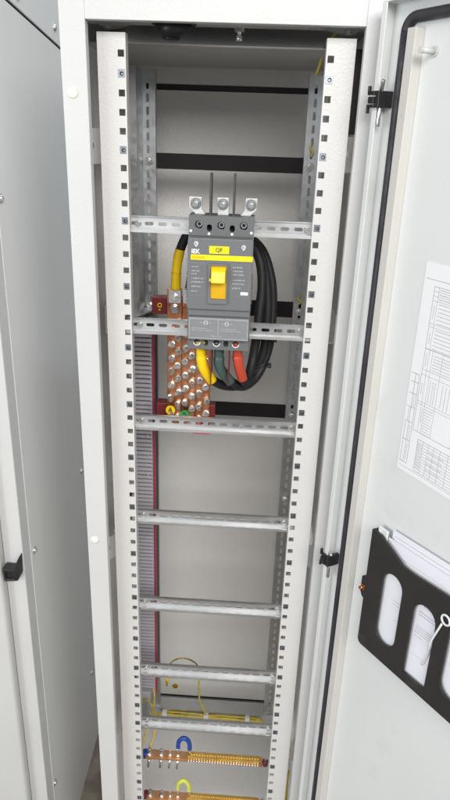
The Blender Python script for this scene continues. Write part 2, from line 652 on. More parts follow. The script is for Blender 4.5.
# ------------------------------------------------------------------ cross rails
RZ = [-229.5, -390, -561, -750, -946, -1113, -1258]
RL = ['galvanised slotted cross rail behind the top of the breaker, highest of the seven rails',
      'galvanised slotted cross rail behind the lower breaker cover, in front of the copper bar tops',
      'galvanised slotted cross rail crossing the foot of the copper bars just below the breaker',
      'galvanised slotted cross rail with black slots in the empty middle, next below the copper bars',
      'galvanised slotted cross rail fifth from the top, amid the long empty stretch below the breaker',
      'galvanised slotted cross rail crossing the thin arched wire near the cabinet bottom',
      'lowest slotted cross rail, just above the copper bar with the blue jumper']


def make_rail(z):
    t = thing('cross_rail', (CX, 18, z - 14), RL[0], 'mounting rail', 'slotted cross rails in the cabinet')
    b = MB()
    hs = [rrect(13 + 20.8 * k, z - .5, 13.5, 5.4, 2.6, 4) for k in range(13)]
    b.plate(-4, 293, z - 10.5, z + 11, hs, FR, 17, 18.6, along='u')
    b.box(-4, 293, 3.5, 16.9, z - 12.2, z - 10.6)
    b.box(-4, 293, 3.5, 5, z - 10.5, z - 7.5)
    b.box(-4, 293, 13.5, 16.9, z + 9.4, z + 10.9)
    b.build('profile', 'zinc_rail', t)
    for x in (17, 275):
        b = MB().cyl((x, 16.9, z - .5), (x, 15.6, z - .5), 4.6, 16).cyl((x, 15.6, z - .5), (x, 12.5, z - .5), 3.3, 14)
        b.build('rail_screw', 'bolt', t)
    return t


r0 = make_rail(RZ[0])
for z, l in zip(RZ[1:], RL[1:]):
    c = copy_tree(r0, None, Vector((0, 0, (z - RZ[0]) / 1000)))
    c['label'] = l

# ------------------------------------------------------------------ circuit breaker
cb = thing('circuit_breaker', (148, -25, -409), 'grey moulded circuit breaker with yellow toggle and yellow stripe, mounted across the top rails', 'circuit breaker')
b = MB()
b.box(100, 195.5, -38, 3, -407, -238)
ch = [(102, -238), (194.5, -238), (195.8, -242), (195.8, -343), (102, -343), (100.4, -338), (100.4, -300), (101, -244)]
b.prism(ch, FR, -55, -38.1)
b.box(102.5, 195, -50, -38.2, -354, -343.2)
body = b.build('body', 'grey', cb, bevel=1.6)
b = MB()                                                     # ribbed grips
for k in range(9):
    b.box(99, 101.5, -49, -40, -290 - 5 * k - 2.6, -290 - 5 * k)
g = b.build('grip_ribs', 'grey', body, bevel=.4, seg=1)
dup_part(g, body, dx=95.6)
# upper terminal block with pockets
b = MB()
hs = [rrect(115, -222, 11, 12, 5, 5), rrect(130.5, -226, 7.5, 10, 3.4, 4), rrect(147.5, -222.5, 11, 12, 5, 5), rrect(163.8, -226, 7.5, 10, 3.4, 4), rrect(180.2, -222, 11, 12, 5, 5)]
b.plate(100.5, 195, -237.5, -209, hs, FR, -36, -16, along='u')
b.box(100.5, 195, -15.8, 3, -237.5, -209)
tb = b.build('upper_terminal_block', 'grey_term', cb)
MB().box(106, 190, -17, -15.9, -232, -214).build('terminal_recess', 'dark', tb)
for x, z in ((115, -222), (147.5, -222.5), (180.2, -222)):
    b = MB().cyl((x, -17.2, z), (x, -26, z), 4.3, 14)
    b.mi = 1
    b.cyl((x, -26, z), (x, -26.6, z), 2.7, 6, smooth=False)
    b.build('terminal_screw', ['bolt', 'dark'], tb)
for x, z in ((103.6, -231), (130.2, -234.4), (163.7, -234), (191.8, -231)):
    MB().dome((x, -36.05, z), (0, -1, 0), 2.3, 1.2, 12, 3).build('cover_screw', 'white', tb)
# spreader bars
SP = [([(113, -214), (126.5, -214), (117.5, -203), (117, -185), (98.7, -185), (98.7, -200.5)], 108.3, -194.5),
      ([(141, -214), (157, -214), (157, -185), (139, -185), (140, -200)], 148.2, -194.3),
      ([(170, -214), (184, -214), (197.5, -201), (198.5, -184.5), (181.5, -184.5), (180.5, -201)], 189.3, -194)]
for poly, x, z in SP:
    t = MB().prism(poly, FR, -14, -8.5).build('spreader_bar', 'zinc_rail', cb, bevel=.5)
    b = MB()
    b.mi = 1
    b.cyl((x, -14.1, z), (x, -15.2, z), 8, 20)  # dark rings here stand for the shadow round washer and nut
    b.mi = 0
    b.cyl((x, -15.2, z), (x, -17.2, z), 6.9, 18)
    b.mi = 1
    b.cyl((x, -17.2, z), (x, -17.9, z), 5.9, 18)
    b.mi = 0
    b.cyl((x, -17.9, z), (x, -23, z), 5, 6, smooth=False).cyl((x, -23, z), (x, -29, z), 2.9, 12)
    b.build('spreader_bolt', ['bolt', 'ring_shade'], t)
    t['label'] = 'bright zinc spreader bar with bolt'
for x in (130.3, 164.3):
    MB().box(x - 1.4, x + 1.4, -25, 0, -210, -152).build('phase_barrier', 'barrier', cb)
for x in (137.6, 165.2):
    MB().box(x - .7, x + .7, -34, 2, -472, -405).build('phase_barrier', 'red_ins', cb)
# stripe, label, marks
MB().box(106, 195.6, -55.7, -55.05, -269, -261.6).build('yellow_stripe', 'label_y', body)
lab = MB().box(132.5, 161.2, -56, -55.05, -259.2, -248.6).build('device_label', 'label_y', cb)
text('QF', 'label_letters', 'black_ink', 8.0, (146.8, -56.1, -254), (1, 0, 0), (0, 0, 1), lab, bold=.025)
text('IEK', 'logo', 'white', 8.6, (106.5, -55.1, -257.3), (1, 0, 0), (0, 0, 1), body, bold=.03, align='LEFT')
b = MB()
for k in range(9):
    b.box(108 + 2.1 * k, 109.4 + 2.1 * k, -55.9, -55.72, -267.3, -263.6)
b.build('stripe_print', 'yellow_dark', body)
for cx_, cz_ in ((113.5, -246), (182, -249)):
    b = MB()
    b.torus((cx_, -55.1, cz_), (0, 1, 0), 2.6, .7, 12, 4)
    b.box(cx_ - 1, cx_ + 1, -55.6, -55.02, cz_ - 4.2, cz_ - 2)
    b.dome((cx_ + .8, -55.05, cz_ + .4), (0, -1, 0), 1.3, .5, 8, 2)
    b.build('lock_symbol', 'white', body)
# data fields: rows of small print too small to read in the photograph
rnd = random.Random(3)
b = MB()


def dashes(b, x0, x1, z, h, y, gap=.55, fill=1.):
    x = x0
    while x < x0 + (x1 - x0) * fill:
        w = rnd.uniform(.45, .95)
        k = rnd.choice((.5, .5, .5, .36, .42))
        b.box(x, min(x + w, x1), y, y + .12, z - h / 2, z - h / 2 + h * 2 * k)
        x += w + (.4 if rnd.random() < .8 else 1.3)


for z, f in ((-279, .55), (-285, .65), (-289.5, .35), (-296, .9), (-301.5, .95), (-308, .75), (-315, .45)):
    dashes(b, 107, 126, z, 2.0, -55.2, .8, f)
b.build('data_print', 'greytext', body)
b = MB()
for z, f in ((-278, .7), (-283.5, .75), (-288.5, .8), (-296.5, .85), (-302, .85), (-308.5, .6)):
    dashes(b, 167.5, 188, z, 2.0, -55.2, .8, f)
b.build('data_print', 'greytext', body)
MB().box(180, 191, -55.3, -55.05, -318.5, -314).build('data_plate', 'white', body)
for x0, x1 in ((104, 127), (165.5, 192)):
    b = MB()
    for z in (-274, -321):
        b.box(x0, x1, -55.35, -55.05, z - .3, z + .3)
    for x in (x0, x1):
        b.box(x - .3, x + .3, -55.4, -55.05, -320.6, -274.4)
    b.build('data_field_outline', 'grey_light', body)
# toggle
b = MB().prism(rrect(146, -303, 29, 59, 1.5, 3), FR, -58.5, -55.05, [rrect(147, -301, 23.4, 49, 1.5, 3)])
bez = b.build('toggle_bezel', 'grey', cb, bevel=.5)
MB().box(135.6, 158.4, -56.4, -55.1, -325, -277).build('toggle_slot', 'yellow_dark', bez)
b = MB()
b.hexa([(136, -56.5, -300), (158, -56.5, -300), (158, -56.5, -278), (136, -56.5, -278)],
       [(137, -72, -299), (157, -72, -299), (157, -66, -283), (137, -66, -283)])
tg = b.build('toggle', 'yellow', cb, bevel=1.2)
MB().box(133.6, 136.2, -60, -56.5, -299, -295).build('toggle_pointer', 'yellow', bez)
# trip unit cover
b = MB().box(103.2, 194.6, -57, -38.3, -389, -354.3)
cov = b.build('trip_cover', 'grey_light', cb, bevel=1.2)
b = MB()
for z in (-356.5, -386.5):
    b.box(105, 193, -57.3, -57.02, z - .35, z + .35)
for x in (105, 148.5, 193):
    b.box(x - .35, x + .35, -57.35, -57.02, -386 if x != 148.5 else -380, -357)
for x, z in ((130, -362), (161.5, -363)):
    b.cyl((x, -57.02, z), (x, -57.7, z), 3.6, 20)
    b.box(x - 8.5, x - 5, -57.3, -57.02, z - .4, z + .4)
    b.box(x + 5, x + 8.5, -57.3, -57.02, z - .4, z + .4)
for z, f in ((-371, .7), (-374, .95)):
    dashes(b, 108, 142, z, 1.2, -57.3, .6, f)
    dashes(b, 152, 189, z, 1.2, -57.3, .6, f * .9)
dashes(b, 139, 158, -382.5, 1.7, -57.3, .9, .8)
b.build('cover_print', 'greytext', cov)
for x, z in ((130, -362), (161.5, -363)):
    b = MB()
    b.box(x - .7, x + .7, -58.2, -57.72, z - 2.6, z + 2.6)
    b.build('dial_mark', 'grey', cov)
# lower terminals
b = MB()
hs = [rrect(116, -396.5, 9.5, 9.5, 4.6, 5), rrect(129.5, -397, 7.5, 9, 3, 4), rrect(146, -397, 10.5, 10, 4.8, 5), rrect(160.5, -397.5, 7.5, 9, 3, 4), rrect(175.5, -397.5, 10, 10, 4.8, 5)]
b.plate(101.5, 195.3, -407.5, -389.2, hs, FR, -46, -38.3, along='u')
lt = b.build('lower_terminal_block', 'grey_term', cb)
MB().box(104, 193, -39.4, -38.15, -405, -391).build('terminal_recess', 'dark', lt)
for x, z in ((116, -396.5), (146, -397), (175.5, -397.5)):
    b = MB()
    b.tube([(x + 4.9 * math.cos(a), -46.2, z + 4.9 * math.sin(a)) for a in [math.radians(180 + 18 * k) for k in range(11)]], .75, 6, 1)
    b.build('terminal_rim', 'white', lt)
for x, z in ((116, -399), (146, -399.5), (175.5, -400)):
    MB().cyl((x, -39.5, z), (x, -42, z), 2.4, 10).build('terminal_screw', 'bolt', lt)

# ------------------------------------------------------------------ copper distribution block
db = thing('distribution_block', (92, 95, -640), 'three stepped copper bars full of bolts on dark red insulators, left of the breaker', 'busbar block')
MB().box(23, 140, 100, 120, -394, -364).build('insulator', 'red_ins', db, bevel=1)
b = MB().box(30, 138, 100, 120, -598, -562)
b.build('insulator', 'red_ins', db, bevel=1)
MB().torus((37, 99.6, -378), (0, 1, 0), 3.4, .9, 16, 6).cyl((37, 99.9, -386), (37, 99.5, -386), 1.5, 8).build('phase_mark', 'ysleeve', db)
bars = []
for (x0, x1, zt, y) in ((51, 76.5, -346, 92), (77.4, 101.6, -356, 92.6), (102.5, 128.6, -360, 93.2)):
    o = MB().box(x0, x1, y, y + 6, -606, zt).build('copper_bar', 'copper', db, bevel=.6)
    bars.append(o)
b = MB().cyl((0, 0, 0), (0, -1.5, 0), 6.0, 14)
b.cyl((0, -1.5, 0), (.3, -7.5, .6), 4.9, 6, smooth=False)
b.cyl((.3, -7.5, .6), (1.2, -19, 2.2), 3.0, 10)
bolt = b.build('bar_bolt', 'bolt', db)
bolt_mesh_c = WL[bolt] - V((0, 0, 0))
first = True
for x, zs in ((59, -418), (70.6, -407), (83.7, -426), (95.8, -413), (109, -409), (121.3, -422)):
    z = zs
    bar = bars[0] if x < 77 else bars[1] if x < 102 else bars[2]
    yy = 92 if x < 77 else 92.6 if x < 102 else 93.2
    while z > -596:
        p = (x + rnd.uniform(-.7, .7), yy, z + rnd.uniform(-1.3, 1.3))
        c = bolt if first else bolt.copy()
        if not first:
            COL.objects.link(c)
        first = False
        c.parent = bar
        WL[c] = V(p) + bolt_mesh_c
        c.location = WL[c] - WL[bar]
        c.rotation_euler = (rnd.uniform(-.15, .15), rnd.uniform(-1.2, 1.2), rnd.uniform(-.15, .15))
        z -= 25.5
o = MB().cyl((64, 92, -381), (64, 90.4, -381), 8.4, 20).cyl((64, 90.4, -381), (64, 84.5, -381), 6.6, 20).build('bar_bolt', 'bolt', bars[0], bevel=.6)
for x, z, m, y in ((58.6, -566, 'ysleeve', 78), (84.5, -574, 'green_disc', 78), (108, -594, 'red_disc', 78)):
    d = MB().cyl((x, y + 2, z), (x, y, z), 8.6, 28).build('phase_disc', m, db)
    if m != 'red_disc':
        text('A' if m == 'ysleeve' else 'B', 'phase_letter', 'black_ink', 13, (x, y - .05, z), (1, 0, 0), (0, 0, 1), d, bold=.02)
    d['label'] = {'ysleeve': 'yellow disc lettered A', 'green_disc': 'green disc lettered B', 'red_disc': 'red disc'}[m]
MB().box(98, 131, 94, 100, -617.5, -608).build('phase_tail', 'red_disc', db)

# ------------------------------------------------------------------ power cables
PATH = [
    ([(121, -38, -396), (121, -28, -412), (121, -25, -425), (125, -22, -446), (139, -12, -472)],
     [(136, -13, -468), (158, 12, -488), (185, 40, -496), (208, 56, -480), (221, 60, -440), (224, 65, -390), (222, 70, -340), (211, 75, -290), (195, 80, -262), (170, 85, -244), (130, 88, -238), (100, 90, -242), (83, 90, -258), (72, 90, -284)],
     'ysleeve', 'black power cable in a yellow sleeve hanging from the left lower breaker terminal'),
    ([(149.5, -38, -396), (149.5, -28, -412), (149.5, -25, -425), (152, -22, -446), (169, -10, -473)],
     [(166, -11, -469), (188, 22, -492), (212, 52, -482), (229, 66, -436), (232, 75, -380), (229, 82, -330), (215, 88, -285), (196, 92, -262), (165, 96, -250), (125, 97, -262), (98, 96, -300), (89.5, 90, -345)],
     'green', 'black power cable in a dark green sleeve hanging from the middle lower breaker terminal'),
    ([(179, -38, -396), (179, -28, -412), (179, -25, -422), (181.5, -22, -440), (188, -12, -466)],
     [(186.5, -14, -462), (194, 14, -480), (202, 42, -456), (207, 50, -415), (210, 56, -370), (212, 64, -325), (206, 70, -288), (190, 76, -262), (165, 80, -258), (135, 84, -270), (120, 88, -310), (115.5, 88, -348)],
     'red', 'black power cable in a red sleeve hanging from the right lower breaker terminal'),
]
for i, (sl, pa, m, lab_) in enumerate(PATH):
    t = thing('power_cable', sl[2], lab_, 'cable', 'power cables under the breaker')
    MB().tube(pa, 7.7, 12).build('cable_core', 'cable', t)
    MB().tube(sl, lambda q: 7.6 + .75 * (q > .52) + .22 * math.sin(q * 24), 14, 9).build('colour_sleeve', m, t)
    if i == 0:
        MB().tube([(73.2, 90, -279), (69, 90, -300), (67, 90, -322), (66.6, 90, -347)], lambda q: 8.3 + .25 * math.sin(q * 9), 14).build('colour_sleeve', 'ysleeve', t)
        MB().torus((66.9, 90, -318), (.02, 0, 1), 8.3, .5, 16, 5).build('sleeve_ridge', 'yellow_dark', t)
    lx = (65, 89.5, 115.5)[i]
    b = MB().prism(rrect(lx, -358, 21, 24, 3, 3), FR, 86.2, 91.8)
    lug = b.build('cable_lug', 'zinc_rail', t, bevel=.6)
    b = MB().cyl((lx, 86.1, -359), (lx, 84.6, -359), 7.6, 18).cyl((lx, 84.6, -359), (lx, 80, -359), 5.6, 6, smooth=False).cyl((lx, 80, -359), (lx, 74, -359), 3, 10)
    b.build('lug_bolt', 'bolt', lug)
for x, y, z, a in ((216, 60, -462, .5), (223, 68, -418, .1)):
    b = MB()
    pts = []
    for k in range(17):
        q = 2 * math.pi * k / 16
        pts.append((x + 17 * math.cos(q) * math.cos(a), y + 16 * math.sin(q), z + 17 * math.cos(q) * math.sin(a)))
    b.tube(pts, 1.6, 6, 1)
    b.box(x + 12, x + 19, y - 15, y - 9, z - 3, z + 4)
    tag(b.build('cable_tie', 'black'), 'black cable tie round the cable bundle, ' + ('lower one at the bend' if z < -440 else 'upper one behind the second rail'), 'cable tie')

# ------------------------------------------------------------------ slotted cable duct
du = thing('cable_duct', (-5, 180, -1318), 'long grey slotted cable duct with crimson edge behind the left front rail', 'cable duct')
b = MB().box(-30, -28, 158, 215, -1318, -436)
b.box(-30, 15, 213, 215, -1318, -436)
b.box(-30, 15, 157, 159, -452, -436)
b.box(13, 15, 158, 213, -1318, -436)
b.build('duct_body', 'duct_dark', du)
b = MB()
for k in range(95):
    z = -456 - 9 * k
    b.box(-30, 13, 150, 156, z - 5.7 + rnd.uniform(-.3, .3), z)
    b.box(10.5, 14, 150.2, 156.5, z - 7.2, z + .6)
b.build('duct_fingers', 'duct', du)
MB().box(-32, 16, 149, 158, -453, -437).build('duct_end', 'duct', du, bevel=.8)
MB().box(14.6, 18.4, 148, 160, -1318, -442).build('duct_edge', 'ductred', du)
for z in (-655, -700, -742):
    MB().dome((4, 149.9, z), (0, -1, 0), 2, 1, 10, 2).build('duct_screw', 'bolt', du)
b = MB().box(-22, 2, 150, 190, -1352, -1322)
b.build('duct_foot', 'duct', du, bevel=1)


# ------------------------------------------------------------------ neutral and earth bars
def terminal_bar(label, cat):
    t = thing('terminal_bar', (146, 60, -1424), label, cat, 'copper terminal bars at the bottom of the cabinet')
    MB().box(6, 270, 51, 73, -1418, -1412).build('copper_bar', 'copper_bright', t, bevel=.5)
    b = MB().box(100, 264, 52, 68, -1411.8, -1404)
    st = b.build('terminal_strip', 'brass', t, bevel=.7)
    sc = MB().cyl((104, 60, -1403.9), (104, 60, -1401.6), 2.1, 10).build('strip_screw', 'brass', st)
    pn = MB().cyl((104, 51.9, -1409), (104, 46, -1412), 1.5, 8).build('strip_pin', 'bolt', st)
    for k in range(1, 27):
        dup_part(sc, st, dx=6.0 * k)
        dup_part(pn, st, dx=6.0 * k)
    b0 = None
    for x, s in ((14, 1.15), (41, 1.05), (61, .75), (79, .8)):
        b = MB().cyl((x, 61, -1411.9), (x, 61, -1409.5), 6.5 * s, 16).cyl((x, 61, -1409.5), (x, 61, -1403), 5.2 * s, 6, smooth=False)
        b.cyl((x, 61, -1403), (x, 61, -1396), 3 * s, 10)
        b.cyl((x, 58, -1418.1), (x - 1.5, 50, -1440), 3.6 * s, 10).cyl((x, 58, -1418.1), (x, 57, -1424), 5 * s, 6, smooth=False)
        b.build('bar_bolt', 'bolt', t)
    MB().cyl((277, 63, -1424), (277, 63, -1411), 6.5, 16).build('insulator', 'red_ins', t)
    MB().cyl((277, 63, -1410.9), (277, 63, -1402), 3.6, 6, smooth=False).build('insulator_bolt', 'bolt', t)
    MB().cyl((3, 63, -1424), (3, 63, -1408), 7, 16).build('insulator', 'blue' if 'blue' in label else 'red_ins', t)
    return t


tn = terminal_bar('copper terminal bar with brass screw strip carrying the blue jumper, just under the lowest rail', 'terminal bar')
te = copy_tree(tn, None, Vector((0, 0, -.134)))
te['label'] = 'copper terminal bar carrying the yellow green jumper, cut off by the bottom of the photo'
for ch in te.children:
    if ch.name.startswith('insulator') and ch.data.materials[0] == M['blue']:
        ch.data = ch.data.copy()
        ch.data.materials[0] = M['red_ins']
for dz, m, lab_ in ((0, 'blue', 'blue U-shaped jumper wire standing on the upper terminal bar'), (-134, 'lime', 'yellow green U-shaped jumper wire standing on the lower terminal bar')):
    t = thing('jumper_wire', (92, 58, -1404 + dz), lab_, 'jumper wire', 'jumper wires on the terminal bars')
    MB().tube([(79, 60, -1386 + dz), (79, 59, -1376 + dz), (82, 58, -1362 + dz), (92, 58, -1353 + dz), (102, 58, -1362 + dz), (105, 59, -1376 + dz), (105, 60, -1388 + dz)], 5, 12).build('sleeve', m, t)
    for x in (79, 105):
        MB().cyl((x, 60, -1403 + dz), (x, 60, -1386 + dz), 4, 12).build('ferrule', 'bolt', t)
# ------------------------------------------------------------------ thin wires
tag(MB().tube([(27, 250, -1372), (27, 246, -1352), (36, 240, -1320), (51, 235, -1300), (69, 233, -1292), (88, 234, -1297), (103, 238, -1314), (108.5, 242, -1340)], 1.9, 8)
    .build('arched_wire', 'olive'), 'thin dark olive wire arching over the sixth rail near the cabinet bottom', 'wire')
w = tag(MB().tube([(108.5, 243, -1343), (109, 243, -1370), (109.5, 244, -1410), (112, 246, -1440), (122, 248, -1470), (128, 250, -1492)], 2.4, 8)
        .build('earth_wire', 'ywire'), 'yellow green wire dropping from the arched wire to the rear crossbeam', 'wire')
t = thing('wire_lug', (27, 250, -1396), 'yellow crimped cable lug with copper end hanging under the arched wire', 'cable lug')
MB().cyl((27, 250, -1371), (27, 250, -1389), 3.8, 10).build('crimp_sleeve', 'ysleeve', t)
MB().box(24.5, 29.5, 249, 251, -1402, -1389.2).build('lug_tongue', 'copper', t)
t = thing('earth_symbol', (26, BACK - 2, -1604), 'round yellow earth sticker on the lower back panel', 'sticker')
b = MB().cyl((26, BACK + 3.9, -1591), (26, BACK + 3.2, -1591), 9, 24)
b.build('sticker_disc', 'ysleeve', t)
b = MB().torus((26, BACK + 3.1, -1591), (0, 1, 0), 6.3, .9, 20, 4)
b.box(25.2, 26.8, BACK + 2.6, BACK + 3.1, -1591, -1585)
for k, wd in enumerate((6, 4, 2)):
    b.box(26 - wd, 26 + wd, BACK + 2.5, BACK + 3.1, -1592 - 2.4 * k, -1591.2 - 2.4 * k)
b.build('sticker_mark', 'black_ink', t)
t = thing('wire_bundle', (150, 258, -1510), 'bundle of thin yellow wires laid along the rear crossbeam, held by white clips', 'wire bundle')
for k in range(3):
    z = -1501 - 4.6 * k
    pts = [(2 - 3 * k, 225, -1475 - 12 * k)] + [(15 + 30 * j, 258 - (k % 2) * 3 + rnd.uniform(-1, 1), z + rnd.uniform(-1.6, 1.6)) for j in range(9)] + [(276, 245, z + 4), (292, 215, z - 8 + 6 * k)]
    MB().tube(pts, 2.3, 8).build('wire', 'ywire', t)
for x in (20, 128, 236):
    MB().box(x - 6, x + 6, 251, 261.9, -1519, -1495).build('clip', 'clear', t, bevel=1.5)
tag(MB().tube([(-18, 150, -1352), (-4, 140, -1335), (14, 120, -1345), (21, 100, -1368), (17, 82, -1395), (8, 68, -1413)], 2.1, 8).build('earth_wire', 'ywire'),
    'yellow wire looping from the duct foot down to the upper terminal bar', 'wire')
tag(MB().tube([(0, 180, -1322), (10, 160, -1350), (6, 130, -1378), (-4, 100, -1404), (-10, 70, -1436)], 2.1, 8).build('earth_wire', 'ywire'),
    'yellow wire hanging behind the left front rail beside the upper terminal bar', 'wire')
tag(MB().tube([(312, 200, 58), (296, 200, 38), (290, 200, 16), (285, 206, -2), (288, 240, 4), (292, 290, 2)], 2.2, 8).build('earth_wire', 'ywire'),
    'yellow wire coming down from the roof behind the top of the right upright', 'wire')
b = MB()
for k in range(5):
    z = -80 - 22 * k
tag(MB().tube([(291, 268, -112), (288, 262, -118), (293, 260, -124), (290, 266, -132)], 1.8, 8).build('earth_wire', 'ywire'), 'short yellow wire end poking from a slot high on the right upright', 'wire')
tag(MB().tube([(291, 269, -388), (286, 262, -393), (292, 259, -399), (287, 263, -405)], 1.8, 8).build('earth_wire', 'ywire'), 'short yellow wire curl on the right upright beside the breaker', 'wire')
tag(MB().tube([(302, 230, -1380), (299, 226, -1420), (301, 222, -1460), (297, 218, -1500)], 2.4, 8).build('earth_wire', 'ywire'), 'yellow wire running up the lower end of the right upright', 'wire')
tag(MB().tube([(326, 20, -1385), (325, 22, -1420), (328, 24, -1500)], 3.2, 8).build('earth_wire', 'ywire'), 'yellow wire low in the gap right of the right front rail', 'wire')

# ------------------------------------------------------------------ wiring diagram on the door
wd = thing('wiring_diagram', (359.3 + .515 * 220 - 1, -50 - .857 * 220, -539), 'white printed wiring diagram sheet stuck on the open door', 'document')
b = MB(D).box(118, 328, .2, .7, -538, -241.5)
sheet = b.build('sheet', 'paper', wd)
b = MB(D)
L = .55


def hl(b, s0, s1, z, w=L): b.box(s0, s1, .72, .8, z - w / 2, z + w / 2)
def vl(b, s, z0, z1, w=L): b.box(s - w / 2, s + w / 2, .72, .79, z0, z1)


hl(b, 121, 325, -262, .5)
for s0, s1, z0, z1, rows, cols in ((138, 325, -352, -270, (-276, -282, -288, -318, -322), (146,)), (138, 325, -470, -352, (-381, -388, -426, -430), (146, 152, 170, 206)),
                                   (150, 325, -528, -480, tuple(-484 - 4.4 * k for k in range(10)), (160, 170, 180, 192, 206, 226, 250))):
    hl(b, s0, s1, z0); hl(b, s0, s1, z1); vl(b, s0, z0, z1); vl(b, s1, z0, z1)
    for z in rows: hl(b, s0, s1, z, .4)
    for s in cols: vl(b, s, z0, z1, .4)
for z in (-391, -403, -420, -440, -462, -490, -524): hl(b, 121, 135, z, .7)
vl(b, 128, -524, -391, .6); vl(b, 135, -524, -391, .6); vl(b, 122, -524, -462, .6)
hl(b, 121, 325, -531, .4)
b.build('diagram_lines', 'ink', wd)
b = MB(D)


def dash_d(b, s0, s1, z, h, fill=1., d=.72):
    s = s0
    e = s0 + (s1 - s0) * fill
    while s < e:
        w = rnd.uniform(1, 3.6)
        b.box(s, min(s + w, s1), d, d + .08, z - h / 2, z + h / 2)
        s += w + .8


def dash_v(b, s, z0, z1, h):
    z = z0
    while z < z1:
        w = rnd.uniform(1, 3.2)
        b.box(s - h / 2, s + h / 2, .72, .79, z, min(z + w, z1))
        z += w + .8


for z in range(-316, -290, 5): dash_d(b, 150, 200, z, 1.1, rnd.uniform(.5, 1))
for z in range(-350, -324, 5): dash_d(b, 150, 210, z, 1.1, rnd.uniform(.5, 1))
for z in range(-378, -355, 4): dash_d(b, 155, 205, z, 1.0, rnd.uniform(.5, 1))
for z in range(-470, -430, 4): dash_d(b, 153, 168, z, 1.0, rnd.uniform(.6, 1))
for s in (156, 161, 165, 178, 184, 190): dash_v(b, s, -424, -392, 1.1)
for s, z0, z1 in ((142, -345, -330), (142, -312, -294), (142, -376, -358), (142, -415, -400), (149, -455, -434), (125, -460, -442), (131, -488, -466), (131, -520, -494), (131, -438, -422)): dash_v(b, s, z0, z1, 1.2)
for k in range(9):
    dash_d(b, 151, 159, -486.5 - 4.4 * k, 1.2, .9)
    if k % 2: dash_d(b, 171, 204, -486.5 - 4.4 * k, 1.2, .8)
for z in (-273, -279, -285): dash_d(b, 148, 215, z, 1.3, .7)
b.build('diagram_print', 'ink2', wd)

# ------------------------------------------------------------------ document pocket and papers
dp_ = thing('document_pocket', (359.3 + .515 * 230 - 8, -50 - .857 * 230, -862), 'charcoal plastic document pocket with rounded windows mounted on the open door', 'document holder')
DF = lambda u, w, d: (u, d, w)


def arch(s0, s1, z0, z1, sh, top=1, bot=1):
    """rounded slot between s0..s1, sheared so that it follows the tilted pocket"""
    r = (s1 - s0) / 2
    c = (s0 + s1) / 2
    out = []
    for k in range(13):
        a = math.pi * k / 12
        out.append((c + r * math.cos(a), z1 - r + r * math.sin(a)))
    if bot:
        for k in range(13):
            a = math.pi + math.pi * k / 12
            out.append((c + r * math.cos(a), z0 + r + r * math.sin(a)))
    else:
        out += [(s0, z0), (s1, z0)]
    return [(s, z + sh * (s - c)) for s, z in out]


SH = .09
outer = [(104, -857), (107, -862), (112, -863.5), (412, -836), (416, -832), (416, -640), (200, -668), (176, -669), (150, -658), (124, -648), (106, -646), (104, -648)]
wins = [arch(140, 182, -824, -695, SH), arch(207, 250, -836, -702, SH, bot=0), arch(274, 317, -812, -689, SH), arch(341, 384, -806, -683, SH)]
b = MB(D).prism(outer, DF, 18, 14, wins)
pk = b.build('front_plate', 'pocket', dp_, bevel=.9)
b = MB(D).box(104, 107, .1, 13.9, -856, -648)
b.hexa([(107.1, .1, -862), (412, .1, -835), (412, 13.9, -835), (107.1, 13.9, -862)], [(107.1, .1, -859), (412, .1, -832), (412, 13.9, -832), (107.1, 13.9, -859)])
b.box(412.1, 415, .1, 13.9, -832, -642)
b.build('pocket_rim', 'pocket', dp_, bevel=.6)
b = MB(D).prism([(91, -744), (103.5, -738), (103.5, -783), (96, -780), (91, -772)], DF, 7, 14)
tab = b.build('mounting_tab', 'pocket', dp_, bevel=1)
MB(D).cyl((97.5, 14.1, -761), (97.5, 15.5, -761), 4.8, 14).cyl((97.5, 15.5, -761), (98.5, 22, -760), 3.2, 12).build('tab_screw', 'copper', tab)
pa = thing('paper_stack', (359.3 + .515 * 240 - 8, -50 - .857 * 240, -840), 'stack of white printed papers inside the charcoal document pocket', 'documents')
for k, (s0, s1, zt, d) in enumerate(((131, 352, -648, 10.6), (140, 358, -642, 8.6), (134, 356, -634, 6.6))):
    b = MB(D)
    b.hexa([(s0, d, -850), (s1, d, -829), (s1, d + .35, -829), (s0, d + .35, -850)], [(s0 + 1, d - 1.5, zt), (s1, d - 1.5, zt + 19), (s1, d - 1.15, zt + 19), (s0 + 1, d - 1.15, zt)])
    b.build('sheet', 'paper2', pa)
def dash_p(s0, s1, z, h, fill=1.):
    s = s0
    e = s0 + (s1 - s0) * fill
    while s < e:
        w = rnd.uniform(1.2, 4)
        zz = z + .09 * (s - 210)
        dd = 10.95 - 1.5 * (zz + 845) / 200 + .12
        b.box(s, min(s + w, s1), dd, dd + .1, zz - h / 2, zz + h / 2)
        s += w + .9


b = MB(D)
for z, s0, f in ((-749, 212, .9), (-753, 211, .9), (-757, 211, .75), (-761, 210, .95), (-767, 211, .4)): dash_p(s0, 248, z, 1.0, f)
for z in (-724, -729): dash_p(212, 248, z, 1.7, 1)
dash_p(219, 238, -712, 2, 1)
b.build('sheet_print', 'ink2', pa)
b = MB(D)
dash_p(212, 246, -800, .5, 1)
b.build('sheet_print', 'ink2', pa)
b = MB(D)
for z, s0, f in ((-738, 160, .9), (-744, 160, .8), (-770, 168, .3)): dash_p(s0, 180, z, 1.0, f)
b.build('sheet_print', 'ink2', pa)
b = MB(D)
for z in (-730, -736, -742, -748, -770): dash_p(278, 314, z, 1.0, .9)
b.build('sheet_print', 'ink2', pa)
b = MB(D)
dash_p(168, 330, -662, .5, 1)
b.build('sheet_print', 'ink2', pa)
b = MB(D)
dash_p(196, 300, -672, 1.4, .5)
b.build('sheet_print', 'ink2', pa)
